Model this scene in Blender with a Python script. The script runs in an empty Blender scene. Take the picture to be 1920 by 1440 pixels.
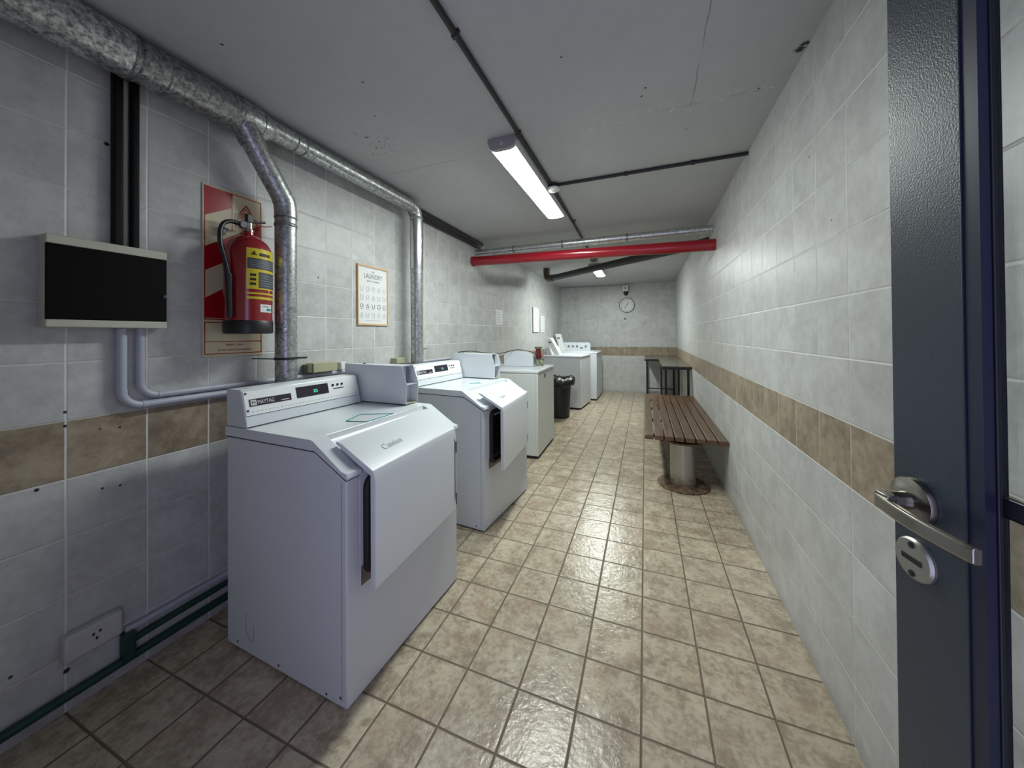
import bpy, bmesh, math, random
from mathutils import Vector, Matrix
random.seed(7)
R = math.radians
scene = bpy.context.scene
COL = scene.collection

# ------------------------------------------------------------------ camera
T = 0.205                       # one floor tile
XW, XL, YB, ZC, YF = 0.405, -2.020, 6.715, 2.352, -1.36
cam_d = bpy.data.cameras.new('camera')
cam = bpy.data.objects.new('camera', cam_d)
COL.objects.link(cam)
yaw, pit, rol = -0.369378, 0.007508, 0.007448
fwd = Vector((math.sin(yaw) * math.cos(pit), math.cos(yaw) * math.cos(pit), math.sin(pit)))
rgt = Vector((math.cos(yaw), -math.sin(yaw), 0))
dwn = fwd.cross(rgt)
c_, s_ = math.cos(rol), math.sin(rol)
r2 = rgt * c_ + dwn * s_
d2 = dwn * c_ - rgt * s_
M = Matrix((r2, -d2, -fwd)).transposed().to_4x4()
M.translation = Vector((-0.1809, -1.1592, 1.2651))
cam.matrix_world = M
cam_d.sensor_width = 36
cam_d.lens = 36 * 645.06 / 1920
cam_d.shift_y = (622.6 - 720) / 1920
cam_d.clip_start = 0.01
scene.camera = cam

# ------------------------------------------------------------------ world, view
world = bpy.data.worlds.new('world')
scene.world = world
world.use_nodes = True
world.node_tree.nodes['Background'].inputs[0].default_value = (0.51, 0.51, 0.80, 1)
world.node_tree.nodes['Background'].inputs[1].default_value = 1.12
LAMP = 38.0
scene.view_settings.view_transform = 'Standard'
scene.view_settings.look = 'None'
scene.view_settings.gamma = 1
scene.view_settings.use_curve_mapping = False
scene.view_settings.exposure = 1.05
scene.cycles.use_denoising = True
scene.cycles.max_bounces = 10


# ------------------------------------------------------------------ materials
def srgb(r, g, b):
    f = lambda c: (c / 255 / 12.92) if c / 255 <= 0.04045 else ((c / 255 + 0.055) / 1.055) ** 2.4
    return (f(r), f(g), f(b), 1)


class NT:
    def __init__(self, name):
        self.m = bpy.data.materials.new(name)
        self.m.use_nodes = True
        self.t = self.m.node_tree
        self.b = self.t.nodes['Principled BSDF']

    def n(self, typ, **kw):
        x = self.t.nodes.new(typ)
        for k, v in kw.items():
            setattr(x, k, v)
        return x

    def set(self, inp, v):
        if isinstance(v, bpy.types.NodeSocket):
            self.t.links.new(v, inp)
        else:
            inp.default_value = v

    def math(self, op, a, b=0.0, c=0.0, clamp=False):
        x = self.n('ShaderNodeMath', operation=op)
        x.use_clamp = clamp
        self.set(x.inputs[0], a)
        self.set(x.inputs[1], b)
        self.set(x.inputs[2], c)
        return x.outputs[0]

    def mix(self, f, a, b, blend='MIX'):
        x = self.n('ShaderNodeMix', data_type='RGBA', blend_type=blend)
        self.set(x.inputs[0], f)
        self.set(x.inputs[6], a)
        self.set(x.inputs[7], b)
        return x.outputs[2]

    def ramp(self, v, lo, hi, a=0.0, b=1.0):
        x = self.n('ShaderNodeMapRange')
        x.interpolation_type = 'SMOOTHSTEP'
        self.set(x.inputs[0], v)
        x.inputs[1].default_value = lo
        x.inputs[2].default_value = hi
        x.inputs[3].default_value = a
        x.inputs[4].default_value = b
        return x.outputs[0]

    def noise(self, vec, scale, detail=3, rough=0.5, out=0):
        x = self.n('ShaderNodeTexNoise')
        if vec is not None:
            self.set(x.inputs['Vector'], vec)
        x.inputs['Scale'].default_value = scale
        x.inputs['Detail'].default_value = detail
        x.inputs['Roughness'].default_value = rough
        return x.outputs[out]

    def comb(self, x, y, z=0.0):
        c = self.n('ShaderNodeCombineXYZ')
        self.set(c.inputs[0], x)
        self.set(c.inputs[1], y)
        self.set(c.inputs[2], z)
        return c.outputs[0]

    def coords(self):
        g = self.n('ShaderNodeTexCoord')
        s = self.n('ShaderNodeSeparateXYZ')
        self.t.links.new(g.outputs['Object'], s.inputs[0])
        return g.outputs['Object'], s.outputs[0], s.outputs[1], s.outputs[2]

    def bump(self, h, strength, dist=0.01):
        x = self.n('ShaderNodeBump')
        x.inputs['Strength'].default_value = strength
        x.inputs['Distance'].default_value = dist
        self.set(x.inputs['Height'], h)
        self.t.links.new(x.outputs[0], self.b.inputs['Normal'])


def plain(name, col, rough=0.5, metal=0.0, var=0.06, vscale=9, bump=0.0, bscale=60, coat=0.0, spec=0.5):
    m = NT(name)
    P, x, y, z = m.coords()
    n = m.noise(P, vscale, 4)
    dark = tuple(c * (1 - var * 2) for c in col[:3]) + (1,)
    light = tuple(min(1, c * (1 + var)) for c in col[:3]) + (1,)
    m.set(m.b.inputs['Base Color'], m.mix(n, dark, light))
    m.b.inputs['Roughness'].default_value = rough
    m.b.inputs['Metallic'].default_value = metal
    m.b.inputs['Specular IOR Level'].default_value = spec
    if coat:
        m.b.inputs['Coat Weight'].default_value = coat
        m.b.inputs['Coat Roughness'].default_value = 0.1
    if bump:
        m.bump(m.noise(P, bscale, 3), bump, 0.002)
    return m.m


def emit(name, col, strength):
    m = NT(name)
    m.b.inputs['Base Color'].default_value = col
    m.b.inputs['Emission Color'].default_value = col
    m.b.inputs['Emission Strength'].default_value = strength
    return m.m


H0, HS = 0.1885, 0.1988          # wall tile rows


def wall_mat(name, axis, off, holes=(), gus=0.5, gvs=0.5):
    m = NT(name)
    P, x, y, z = m.coords()
    a = y if axis == 'y' else x
    u = m.math('DIVIDE', m.math('SUBTRACT', a, off), T)
    v = m.math('DIVIDE', m.math('SUBTRACT', z, H0), HS)
    iu, iv = m.math('FLOOR', u), m.math('FLOOR', v)
    fu, fv = m.math('SUBTRACT', u, iu), m.math('SUBTRACT', v, iv)
    du = m.math('MINIMUM', fu, m.math('SUBTRACT', 1.0, fu))
    dv = m.math('MINIMUM', fv, m.math('SUBTRACT', 1.0, fv))
    gu = m.ramp(du, 0.008, 0.019, gus, 0)
    gv = m.ramp(dv, 0.006, 0.014, gvs, 0)
    g = m.math('MAXIMUM', gu, gv)
    wn = m.n('ShaderNodeTexWhiteNoise', noise_dimensions='2D')
    m.set(wn.inputs['Vector'], m.comb(iu, iv))
    rnd = wn.outputs[0]
    vec = m.n('ShaderNodeVectorMath', operation='MULTIPLY_ADD')
    m.set(vec.inputs[0], wn.outputs[1])
    vec.inputs[1].default_value = (9, 9, 9)
    m.set(vec.inputs[2], P)
    n1 = m.noise(vec.outputs[0], 9, 6, 0.65)
    n2 = m.noise(vec.outputs[0], 34, 5, 0.7)
    mott = m.math('ADD', m.math('MULTIPLY', n1, 0.6), m.math('MULTIPLY', n2, 0.4))
    mott = m.ramp(mott, 0.33, 0.67)
    grey = m.mix(mott, (0.43, 0.435, 0.425, 1), (0.58, 0.59, 0.585, 1))
    brown = m.mix(mott, (0.185, 0.142, 0.095, 1), (0.40, 0.33, 0.24, 1))
    band = m.math('COMPARE', iv, 3.0, 0.1)
    col = m.mix(band, grey, brown)
    col = m.mix(m.math('MULTIPLY', rnd, 0.16), col, (0.2, 0.19, 0.18, 1))
    col = m.mix(g, col, (0.70, 0.70, 0.67, 1))
    # mottled darker tone towards the floor, and drill holes
    low = m.math('MULTIPLY', m.ramp(z, 0.0, 0.07, 0.5, 0), m.noise(P, 11, 3))
    col = m.mix(low, col, (0.12, 0.10, 0.08, 1))
    for (ha, hz, hr) in holes:
        dx = m.math('SUBTRACT', a, ha)
        dz = m.math('SUBTRACT', z, hz)
        d = m.math('SQRT', m.math('ADD', m.math('MULTIPLY', dx, dx), m.math('MULTIPLY', dz, dz)))
        col = m.mix(m.ramp(d, hr * 0.6, hr, 1, 0), col, (0.02, 0.015, 0.015, 1))
    m.set(m.b.inputs['Base Color'], col)
    m.set(m.b.inputs['Roughness'], m.math('ADD', m.math('MULTIPLY', g, 0.3), m.math('MULTIPLY_ADD', n2, 0.2, 0.30)))
    h = m.math('SUBTRACT', m.math('MULTIPLY', n1, 0.12), m.ramp(m.math('MINIMUM', du, dv), 0.0, 0.025, 1, 0))
    m.bump(h, 0.5, 0.003)
    return m.m


def floor_mat():
    m = NT('floor_tiles')
    P, x, y, z = m.coords()
    u, v = m.math('DIVIDE', x, T), m.math('DIVIDE', y, T)
    iu, iv = m.math('FLOOR', u), m.math('FLOOR', v)
    fu, fv = m.math('SUBTRACT', u, iu), m.math('SUBTRACT', v, iv)
    du = m.math('MINIMUM', fu, m.math('SUBTRACT', 1.0, fu))
    dv = m.math('MINIMUM', fv, m.math('SUBTRACT', 1.0, fv))
    wob = m.math('MULTIPLY', m.noise(P, 40, 2), 0.006)
    d = m.math('ADD', m.math('MINIMUM', du, dv), wob)
    g = m.ramp(d, 0.015, 0.026, 1, 0)
    wn = m.n('ShaderNodeTexWhiteNoise', noise_dimensions='2D')
    m.set(wn.inputs['Vector'], m.comb(iu, iv))
    vec = m.n('ShaderNodeVectorMath', operation='MULTIPLY_ADD')
    m.set(vec.inputs[0], wn.outputs[1])
    vec.inputs[1].default_value = (7, 7, 7)
    m.set(vec.inputs[2], P)
    n1 = m.noise(vec.outputs[0], 10, 5, 0.62)
    n2 = m.noise(vec.outputs[0], 45, 5, 0.7)
    n3 = m.noise(vec.outputs[0], 6, 3, 0.5)
    t = m.ramp(m.math('ADD', m.math('MULTIPLY', n1, 0.5), m.math('MULTIPLY', n2, 0.5)), 0.37, 0.60)
    col = m.mix(t, (0.285, 0.225, 0.16, 1), (0.53, 0.462, 0.345, 1))
    col = m.mix(m.ramp(n3, 0.5, 0.72, 0, 0.4), col, (0.38, 0.25, 0.165, 1))
    col = m.mix(m.math('MULTIPLY', wn.outputs[0], 0.22), col, (0.27, 0.23, 0.18, 1))
    gc = m.mix(m.noise(P, 3, 2), (0.12, 0.092, 0.06, 1), (0.21, 0.17, 0.12, 1))
    col = m.mix(g, col, gc)
    m.set(m.b.inputs['Base Color'], col)
    m.set(m.b.inputs['Roughness'], m.math('ADD', m.math('MULTIPLY', g, 0.4), m.math('MULTIPLY_ADD', n1, 0.2, 0.14)))
    nn = m.noise(P, 55, 4, 0.55)
    n4 = m.noise(P, 18, 3, 0.5)
    h = m.math('ADD', m.math('MULTIPLY', nn, 0.35), m.math('MULTIPLY', n4, 0.5))
    h = m.math('SUBTRACT', h, m.math('MULTIPLY', m.ramp(d, 0.0, 0.03, 1, 0), 0.7))
    m.bump(h, 0.75, 0.006)
    return m.m


def ceiling_mat():
    m = NT('ceiling_paint')
    P, x, y, z = m.coords()
    n = m.noise(P, 1.7, 5, 0.6)
    n2 = m.noise(P, 14, 5, 0.6)
    n4 = m.noise(P, 60, 4, 0.7)
    col = m.mix(m.math('ADD', m.math('MULTIPLY', n, 0.6), m.math('MULTIPLY', n2, 0.4)), (0.37, 0.385, 0.39, 1), (0.51, 0.52, 0.52, 1))
    # hair cracks along the casting joints
    w = m.math('MULTIPLY', m.math('SUBTRACT', m.noise(P, 8, 3), 0.5), 0.02)

    def line(coord, at, lo, hi, other, amount):
        nonlocal col
        dd = m.math('ABSOLUTE', m.math('ADD', m.math('SUBTRACT', coord, at), w))
        k = m.ramp(dd, 0.0008, 0.003, amount, 0)
        inside = m.math('MULTIPLY', m.math('GREATER_THAN', other, lo), m.math('LESS_THAN', other, hi))
        patch = m.ramp(m.noise(P, 5.1, 4), 0.36, 0.55, 0.15, 1)
        col = m.mix(m.math('MULTIPLY', m.math('MULTIPLY', k, inside), patch), col, (0.05, 0.05, 0.05, 1))
    line(y, 0.70, -1.78, -1.12, x, 0.6)
    line(y, 0.67, -0.32, 0.33, x, 0.45)
    line(x, 0.033, -0.6, 0.68, y, 0.6)
    # chalky scuffs around the joints
    sc = m.math('MULTIPLY', m.ramp(m.math('ABSOLUTE', m.math('SUBTRACT', y, 0.67)), 0.0, 0.09, 1, 0), m.math('GREATER_THAN', x, -0.45))
    sc = m.math('MULTIPLY', sc, m.ramp(m.noise(P, 26, 5, 0.8), 0.52, 0.68, 0, 0.5))
    col = m.mix(sc, col, (0.72, 0.72, 0.70, 1))
    # mould specks in a patch near the duct, and a few isolated ones
    vo = m.n('ShaderNodeTexVoronoi')
    vo.inputs['Scale'].default_value = 46
    m.set(vo.inputs['Vector'], P)
    sp = m.ramp(vo.outputs[0], 0.16, 0.30, 1, 0)
    dx, dy = m.math('ADD', x, 1.60), m.math('SUBTRACT', y, 0.36)
    dr = m.math('SQRT', m.math('ADD', m.math('MULTIPLY', dx, dx), m.math('MULTIPLY', dy, dy)))
    area = m.ramp(dr, 0.05, 0.22, 1, 0)
    thin = m.ramp(m.noise(P, 23, 3), 0.46, 0.52)
    col = m.mix(m.math('MULTIPLY', m.math('MULTIPLY', sp, area), thin), col, (0.04, 0.04, 0.04, 1))
    for (hx, hy, hr) in ((-0.478, 0.164, 0.007), (-0.17, 0.469, 0.007), (-0.185, 0.52, 0.007), (0.383, 0.466, 0.022), (0.39, 0.44, 0.018),
                         (0.30, 0.66, 0.006), (-1.64, -0.36, 0.008), (-1.30, -0.02, 0.007), (-1.42, 0.18, 0.006), (0.033, 0.88, 0.006), (-0.5, 3.2, 0.01)):
        ax, ay = m.math('SUBTRACT', x, hx), m.math('SUBTRACT', y, hy)
        d = m.math('SQRT', m.math('ADD', m.math('MULTIPLY', ax, ax), m.math('MULTIPLY', ay, ay)))
        d = m.math('ADD', d, m.math('MULTIPLY', m.math('SUBTRACT', n4, 0.5), hr * 2.2))
        col = m.mix(m.ramp(d, hr * 0.5, hr, 1, 0), col, (0.03, 0.03, 0.03, 1))
    m.set(m.b.inputs['Base Color'], col)
    m.b.inputs['Roughness'].default_value = 0.8
    m.bump(n2, 0.15, 0.004)
    return m.m


def galv_mat(name='galvanised_steel', lo=0.18, hi=0.60):
    m = NT(name)
    P, x, y, z = m.coords()
    vo = m.n('ShaderNodeTexVoronoi')
    vo.inputs['Scale'].default_value = 110
    m.set(vo.inputs['Vector'], P)
    s = m.n('ShaderNodeSeparateColor')
    m.t.links.new(vo.outputs[1], s.inputs[0])
    n = m.noise(P, 55, 5, 0.75)
    f = m.math('ADD', m.math('MULTIPLY', s.outputs[0], 0.45), m.math('MULTIPLY', m.ramp(n, 0.36, 0.64), 0.6))
    col = m.mix(f, (lo, lo * 1.05, lo * 1.08, 1), (hi, hi * 1.03, hi * 1.04, 1))
    m.set(m.b.inputs['Base Color'], col)
    m.b.inputs['Metallic'].default_value = 0.85
    m.set(m.b.inputs['Roughness'], m.math('MULTIPLY_ADD', f, -0.2, 0.48))
    return m.m


def wood_mat():
    m = NT('bench_wood')
    P, x, y, z = m.coords()
    oi = m.n('ShaderNodeObjectInfo')
    r = oi.outputs['Random']
    v = m.comb(m.math('MULTIPLY', x, 30), m.math('MULTIPLY', y, 1.6), m.math('MULTIPLY_ADD', z, 30, m.math('MULTIPLY', r, 40)))
    n = m.noise(v, 1.6, 5, 0.65)
    col = m.mix(m.ramp(n, 0.3, 0.7), (0.042, 0.021, 0.011, 1), (0.165, 0.088, 0.045, 1))
    col = m.mix(m.math('MULTIPLY', r, 0.4), col, (0.11, 0.066, 0.036, 1))
    m.set(m.b.inputs['Base Color'], col)
    m.b.inputs['Roughness'].default_value = 0.42
    m.bump(n, 0.25, 0.002)
    return m.m


def steel_post_mat():
    m = NT('brushed_steel_post')
    P, x, y, z = m.coords()
    n = m.noise(P, 24, 5, 0.75)
    k = m.math('MULTIPLY', m.ramp(z, 0.0, 0.14, 1, 0), m.ramp(n, 0.4, 0.6, 0.15, 1))
    col = m.mix(k, (0.45, 0.43, 0.40, 1), (0.16, 0.07, 0.03, 1))
    m.set(m.b.inputs['Base Color'], col)
    m.set(m.b.inputs['Metallic'], m.math('MULTIPLY_ADD', k, -0.7, 0.9))
    m.b.inputs['Roughness'].default_value = 0.38
    return m.m


def rust_mat():
    m = NT('rusty_steel')
    P, x, y, z = m.coords()
    n = m.ramp(m.noise(P, 20, 6, 0.75), 0.35, 0.65)
    col = m.mix(n, (0.05, 0.022, 0.012, 1), (0.27, 0.18, 0.115, 1))
    m.set(m.b.inputs['Base Color'], col)
    m.b.inputs['Roughness'].default_value = 0.65
    m.b.inputs['Metallic'].default_value = 0.3
    m.bump(n, 0.4, 0.002)
    return m.m


def glass_mat():
    m = NT('clear_glass')
    m.b.inputs['Base Color'].default_value = (0.93, 0.96, 0.97, 1)
    m.b.inputs['Roughness'].default_value = 0.0
    m.b.inputs['Transmission Weight'].default_value = 1.0
    m.b.inputs['IOR'].default_value = 1.45
    return m.m


MT = {
    'wall_l': wall_mat('wall_tiles_left', 'y', 0.0, [(-0.617, 1.013, .006), (-0.617, 0.966, .006), (-0.536, 0.936, .004), (-0.486, 0.929, .005), (-0.675, 0.774, .007),
                                                     (-0.53, 0.719, .005), (-0.485, 0.712, .005), (-0.612, 0.138, .010), (-0.723, 0.218, .006), (-0.521, 1.977, .009), (0.355, 1.62, .006)], 0.9, 0.5),
    'wall_r': wall_mat('wall_tiles_right', 'y', 0.0, [(0.46, 1.93, .005), (0.30, 1.64, .004)], 0.35, 0.9),
    'wall_b': wall_mat('wall_tiles_back', 'x', XW - 0.1),
    'floor': floor_mat(),
    'ceil': ceiling_mat(),
    'plaster': plain('rough_plaster', (0.3, 0.3, 0.31, 1), 0.9),
    'galv': galv_mat(),
    'galv_t': galv_mat('spangled_galvanised_steel', 0.11, 0.80),
    'galv_d': galv_mat('dull_galvanised_steel', 0.10, 0.45),
    'galv_l': galv_mat('pale_galvanised_steel', 0.35, 0.85),
    'shiny': plain('bright_steel', (0.62, 0.64, 0.65, 1), 0.25, 0.95, 0.08, 20),
    'white': plain('white_enamel', (0.65, 0.69, 0.73, 1), 0.30, 0, 0.012, 3, coat=0.25),
    'white2': plain('white_enamel_worn', (0.62, 0.65, 0.685, 1), 0.38, 0, 0.03, 4),
    'cream': plain('pale_enamel', (0.60, 0.63, 0.61, 1), 0.4, 0, 0.03, 4),
    'offw': plain('offwhite_plastic', (0.50, 0.50, 0.42, 1), 0.45, 0, 0.04, 6),
    'socketw': plain('white_socket_plastic', (0.50, 0.50, 0.49, 1), 0.4, 0, 0.03, 6),
    'faded': plain('faded_beige_plastic', (0.42, 0.42, 0.28, 1), 0.5, 0, 0.06, 12),
    'olive': plain('olive_grey_plastic', (0.14, 0.15, 0.09, 1), 0.5, 0, 0.06, 12),
    'plate': plain('white_control_plate', (0.80, 0.83, 0.83, 1), 0.33, 0, 0.01, 5),
    'black': plain('black_plastic', (0.008, 0.008, 0.010, 1), 0.4, 0, 0.1, 20),
    'blackm': plain('black_painted_conduit', (0.018, 0.018, 0.020, 1), 0.5, 0, 0.2, 18),
    'smoke': plain('smoked_black_cover', (0.003, 0.003, 0.003, 1), 0.35, 0, 0.1, 3, spec=0.12),
    'riser': plain('black_trunking', (0.006, 0.006, 0.007, 1), 0.6, 0, 0.1, 8, spec=0.2),
    'seam': plain('dark_seam', (0.03, 0.03, 0.04, 1), 0.7),
    'softseam': plain('grey_seam', (0.16, 0.165, 0.2, 1), 0.6),
    'badge': plain('dark_badge', (0.02, 0.012, 0.025, 1), 0.3),
    'badge_t': plain('silver_lettering', (0.72, 0.68, 0.70, 1), 0.4),
    'teal': plain('teal_outline', (0.01, 0.26, 0.24, 1), 0.5),
    'cyan': emit('green_digits', (0.10, 0.75, 0.55, 1), 0.35),
    'scrawl': plain('faint_grey_marking', (0.46, 0.48, 0.52, 1), 0.5),
    'rubber': plain('black_rubber', (0.008, 0.008, 0.008, 1), 0.6),
    'rust': rust_mat(),
    'pinkrust': plain('stained_inner_metal', (0.22, 0.15, 0.13, 1), 0.6, 0, 0.25, 25),
    'brownelbow': plain('brown_fitting', (0.07, 0.045, 0.025, 1), 0.5, 0, 0.45, 30),
    'red': plain('red_pipe_paint', (0.29, 0.003, 0.013, 1), 0.28, 0, 0.05, 6, coat=0.4),
    'exred': plain('red_extinguisher_paint', (0.25, 0.003, 0.008, 1), 0.22, 0, 0.05, 8, coat=0.6),
    'signred': plain('red_sign_ink', (0.36, 0.006, 0.012, 1), 0.25, 0, 0.05, 8),
    'signcream': plain('cream_photoluminescent', (0.62, 0.55, 0.36, 1), 0.28, 0, 0.03, 8),
    'yellow': plain('yellow_label', (0.62, 0.50, 0.02, 1), 0.35),
    'greylab': plain('dark_grey_label', (0.05, 0.06, 0.08, 1), 0.4, 0, 0.2, 90),
    'paper': plain('white_paper', (0.72, 0.73, 0.73, 1), 0.7, 0, 0.01),
    'ink': plain('grey_ink', (0.16, 0.17, 0.18, 1), 0.7),
    'inklt': plain('pale_grey_ink', (0.40, 0.41, 0.42, 1), 0.7),
    'frame': plain('pale_wood_frame', (0.62, 0.42, 0.23, 1), 0.45, 0, 0.08, 30),
    'cond': plain('grey_painted_conduit', (0.42, 0.44, 0.52, 1), 0.42, 0, 0.03, 10),
    'green': plain('dark_green_paint', (0.008, 0.045, 0.036, 1), 0.45, 0, 0.15, 10),
    'wood': wood_mat(),
    'post': steel_post_mat(),
    'tabletop': plain('brown_laminate', (0.085, 0.072, 0.05, 1), 0.25, 0, 0.05, 4, coat=0.3),
    'frameblk': plain('black_steel_tube', (0.006, 0.006, 0.006, 1), 0.45),
    'bag': plain('black_bin_bag', (0.008, 0.009, 0.010, 1), 0.42, 0, 0.2, 20),
    'door': plain('dark_slate_door_paint', (0.030, 0.043, 0.054, 1), 0.34, 0, 0.03, 3, bump=0.25, bscale=420),
    'bead': plain('navy_glazing_bead', (0.010, 0.015, 0.036, 1), 0.36, 0, 0.03, 3),
    'gasket': plain('black_gasket', (0.006, 0.008, 0.013, 1), 0.5),
    'satin': plain('satin_nickel', (0.34, 0.32, 0.28, 1), 0.26, 1.0, 0.03, 12),
    'esc': plain('worn_nickel_escutcheon', (0.40, 0.41, 0.36, 1), 0.36, 0.8, 0.1, 30),
    'glass': glass_mat(),
    'lamp': emit('lamp_diffuser', (0.93, 1.0, 0.945, 1), LAMP),
    'lamp_far': emit('far_lamp_diffuser', (0.93, 1.0, 0.945, 1), LAMP * 1.7),
    'lampgrey': plain('grey_lamp_housing', (0.34, 0.31, 0.33, 1), 0.5),
    'lampw': plain('white_lamp_housing', (0.62, 0.64, 0.64, 1), 0.45),
    'drain': plain('dark_drain_pipe', (0.035, 0.036, 0.038, 1), 0.45, 0, 0.15, 8),
    'blue': plain('blue_bottle_plastic', (0.10, 0.22, 0.42, 1), 0.3),
    'cup': plain('red_brown_tin', (0.16, 0.012, 0.012, 1), 0.35),
}


# ------------------------------------------------------------------ builders
class MB:
    def __init__(self):
        self.bm = bmesh.new()

    def box(self, lo, hi, rot=None, at=None):
        lo, hi = Vector(lo), Vector(hi)
        c, s = (lo + hi) / 2, hi - lo
        mat = Matrix.Translation(c) @ Matrix.Diagonal((abs(s.x), abs(s.y), abs(s.z), 1))
        if rot is not None:
            mat = Matrix.Translation(at or c) @ rot.to_4x4() @ Matrix.Translation(-(Vector(at or c))) @ mat
        bmesh.ops.create_cube(self.bm, size=1, matrix=mat)
        return self

    def prism(self, pts, plane, a, b):
        """closed outline pts in a plane ('xz','yz','xy') pushed from a to b along the third axis"""
        def P(p, t):
            return {'xz': (p[0], t, p[1]), 'yz': (t, p[0], p[1]), 'xy': (p[0], p[1], t)}[plane]
        v0 = [self.bm.verts.new(P(p, a)) for p in pts]
        v1 = [self.bm.verts.new(P(p, b)) for p in pts]
        n = len(pts)
        fs = [self.bm.faces.new(v0), self.bm.faces.new(list(reversed(v1)))]
        for i in range(n):
            fs.append(self.bm.faces.new((v0[i], v1[i], v1[(i + 1) % n], v0[(i + 1) % n])))
        bmesh.ops.recalc_face_normals(self.bm, faces=fs)
        return self

    def tube(self, path, r, seg=16, cap=True, squash=None):
        path = [Vector(p) for p in path]
        rs = r if isinstance(r, (list, tuple)) else [r] * len(path)
        rings = []
        up = None
        for i, p in enumerate(path):
            if i == 0:
                t = path[1] - p
            elif i == len(path) - 1:
                t = p - path[-2]
            else:
                t = (path[i + 1] - p).normalized() + (p - path[i - 1]).normalized()
            t.normalize()
            if up is None:
                up = t.orthogonal().normalized()
            up = (up - t * up.dot(t)).normalized()
            w = t.cross(up)
            rings.append([self.bm.verts.new(p + (up * math.cos(2 * math.pi * k / seg) + w * math.sin(2 * math.pi * k / seg)) * rs[i]) for k in range(seg)])
        for a, b in zip(rings, rings[1:]):
            for k in range(seg):
                self.bm.faces.new((a[k], a[(k + 1) % seg], b[(k + 1) % seg], b[k]))
        if cap:
            self.bm.faces.new(list(reversed(rings[0])))
            self.bm.faces.new(rings[-1])
        return self

    def lathe(self, prof, o=(0, 0, 0), axis='z', seg=32):
        """prof: list of (radius, height); closed with caps where radius > 0"""
        o = Vector(o)
        rings = []
        for r, h in prof:
            ring = []
            for k in range(seg):
                a = 2 * math.pi * k / seg
                c, s = math.cos(a) * max(r, 1e-5), math.sin(a) * max(r, 1e-5)
                v = {'z': (c, s, h), 'x': (h, c, s), 'y': (s, h, c)}[axis]
                ring.append(self.bm.verts.new(o + Vector(v)))
            rings.append(ring)
        for a, b in zip(rings, rings[1:]):
            for k in range(seg):
                self.bm.faces.new((a[k], a[(k + 1) % seg], b[(k + 1) % seg], b[k]))
        self.bm.faces.new(list(reversed(rings[0])))
        self.bm.faces.new(rings[-1])
        return self

    def quad(self, pts):
        self.bm.faces.new([self.bm.verts.new(p) for p in pts])
        return self

    def build(self, name, mat, parent=None, bevel=0.0, smooth=True, segs=2):
        me = bpy.data.meshes.new(name)
        bmesh.ops.remove_doubles(self.bm, verts=self.bm.verts, dist=1e-6)
        bmesh.ops.recalc_face_normals(self.bm, faces=self.bm.faces)
        if smooth:
            for f in self.bm.faces:
                f.smooth = True
            for e in self.bm.edges:
                if len(e.link_faces) != 2 or e.calc_face_angle(0) > R(32):
                    e.smooth = False
        self.bm.to_mesh(me)
        self.bm.free()
        me.materials.append(MT[mat] if isinstance(mat, str) else mat)
        o = bpy.data.objects.new(name, me)
        COL.objects.link(o)
        if parent:
            o.parent = parent
        if bevel:
            b = o.modifiers.new('bevel', 'BEVEL')
            b.width = bevel
            b.segments = segs
            b.limit_method = 'ANGLE'
            b.angle_limit = R(35)
            b.harden_normals = False
        return o


def tag(o, label=None, cat=None, group=None, kind=None):
    if label: o['label'] = label
    if cat: o['category'] = cat
    if group: o['group'] = group
    if kind: o['kind'] = kind
    return o


def thing(name, label, cat, loc=(0, 0, 0), rz=0, group=None):
    o = bpy.data.objects.new(name, None)
    COL.objects.link(o)
    o.location = loc
    o.rotation_euler = (0, 0, rz)
    o.empty_display_size = 0.1
    return tag(o, label, cat, group)


def struct(o):
    o['kind'] = 'structure'
    return o


def text(name, body, size, mat, parent, origin, right, up, extrude=0.0004, align='LEFT', sx=1.0):
    cu = bpy.data.curves.new(name, 'FONT')
    cu.body = body
    cu.size = size
    cu.extrude = extrude
    cu.align_x = align
    tmp = bpy.data.objects.new(name, cu)
    COL.objects.link(tmp)
    dg = bpy.context.evaluated_depsgraph_get()
    me = bpy.data.meshes.new_from_object(tmp.evaluated_get(dg))
    bpy.data.objects.remove(tmp)
    bpy.data.curves.remove(cu)
    r, u = Vector(right).normalized(), Vector(up).normalized()
    n = r.cross(u)
    mm = Matrix((r * sx, u, n)).transposed().to_4x4()
    mm.translation = Vector(origin)
    me.transform(mm)
    me.name = name
    me.materials.clear()
    me.materials.append(MT[mat])
    o = bpy.data.objects.new(name, me)
    COL.objects.link(o)
    if parent: o.parent = parent
    return o


def arc(c, a, b, r, n=6):
    """points of a quarter bend around centre c from direction a to direction b (unit vectors)"""
    c, a, b = Vector(c), Vector(a), Vector(b)
    return [c + (a * math.cos(math.pi / 2 * i / n) + b * math.sin(math.pi / 2 * i / n)) * r for i in range(n + 1)]


def copy_tree(o, parent=None):
    c = o.copy()
    COL.objects.link(c)
    if parent: c.parent = parent
    for ch in [x for x in bpy.data.objects if x.parent == o]:
        copy_tree(ch, c)
    return c


# ------------------------------------------------------------------ the room
struct(MB().box((XL - .12, YF - .12, -.1), (XW + .12, YB + .12, 0)).build('floor', 'floor'))
struct(MB().box((XL - .12, YF - .12, ZC), (XW + .12, YB + .12, ZC + .1)).build('ceiling', 'ceil'))
struct(MB().box((XL - .12, YF - .12, 0), (XL, YB + .12, ZC)).build('wall_left', 'wall_l'))
struct(MB().box((XW, YF - .12, 0), (XW + .12, YB + .12, ZC)).build('wall_right', 'wall_r'))
struct(MB().box((XL, YB, 0), (XW, YB + .12, ZC)).build('wall_back', 'wall_b'))
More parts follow.
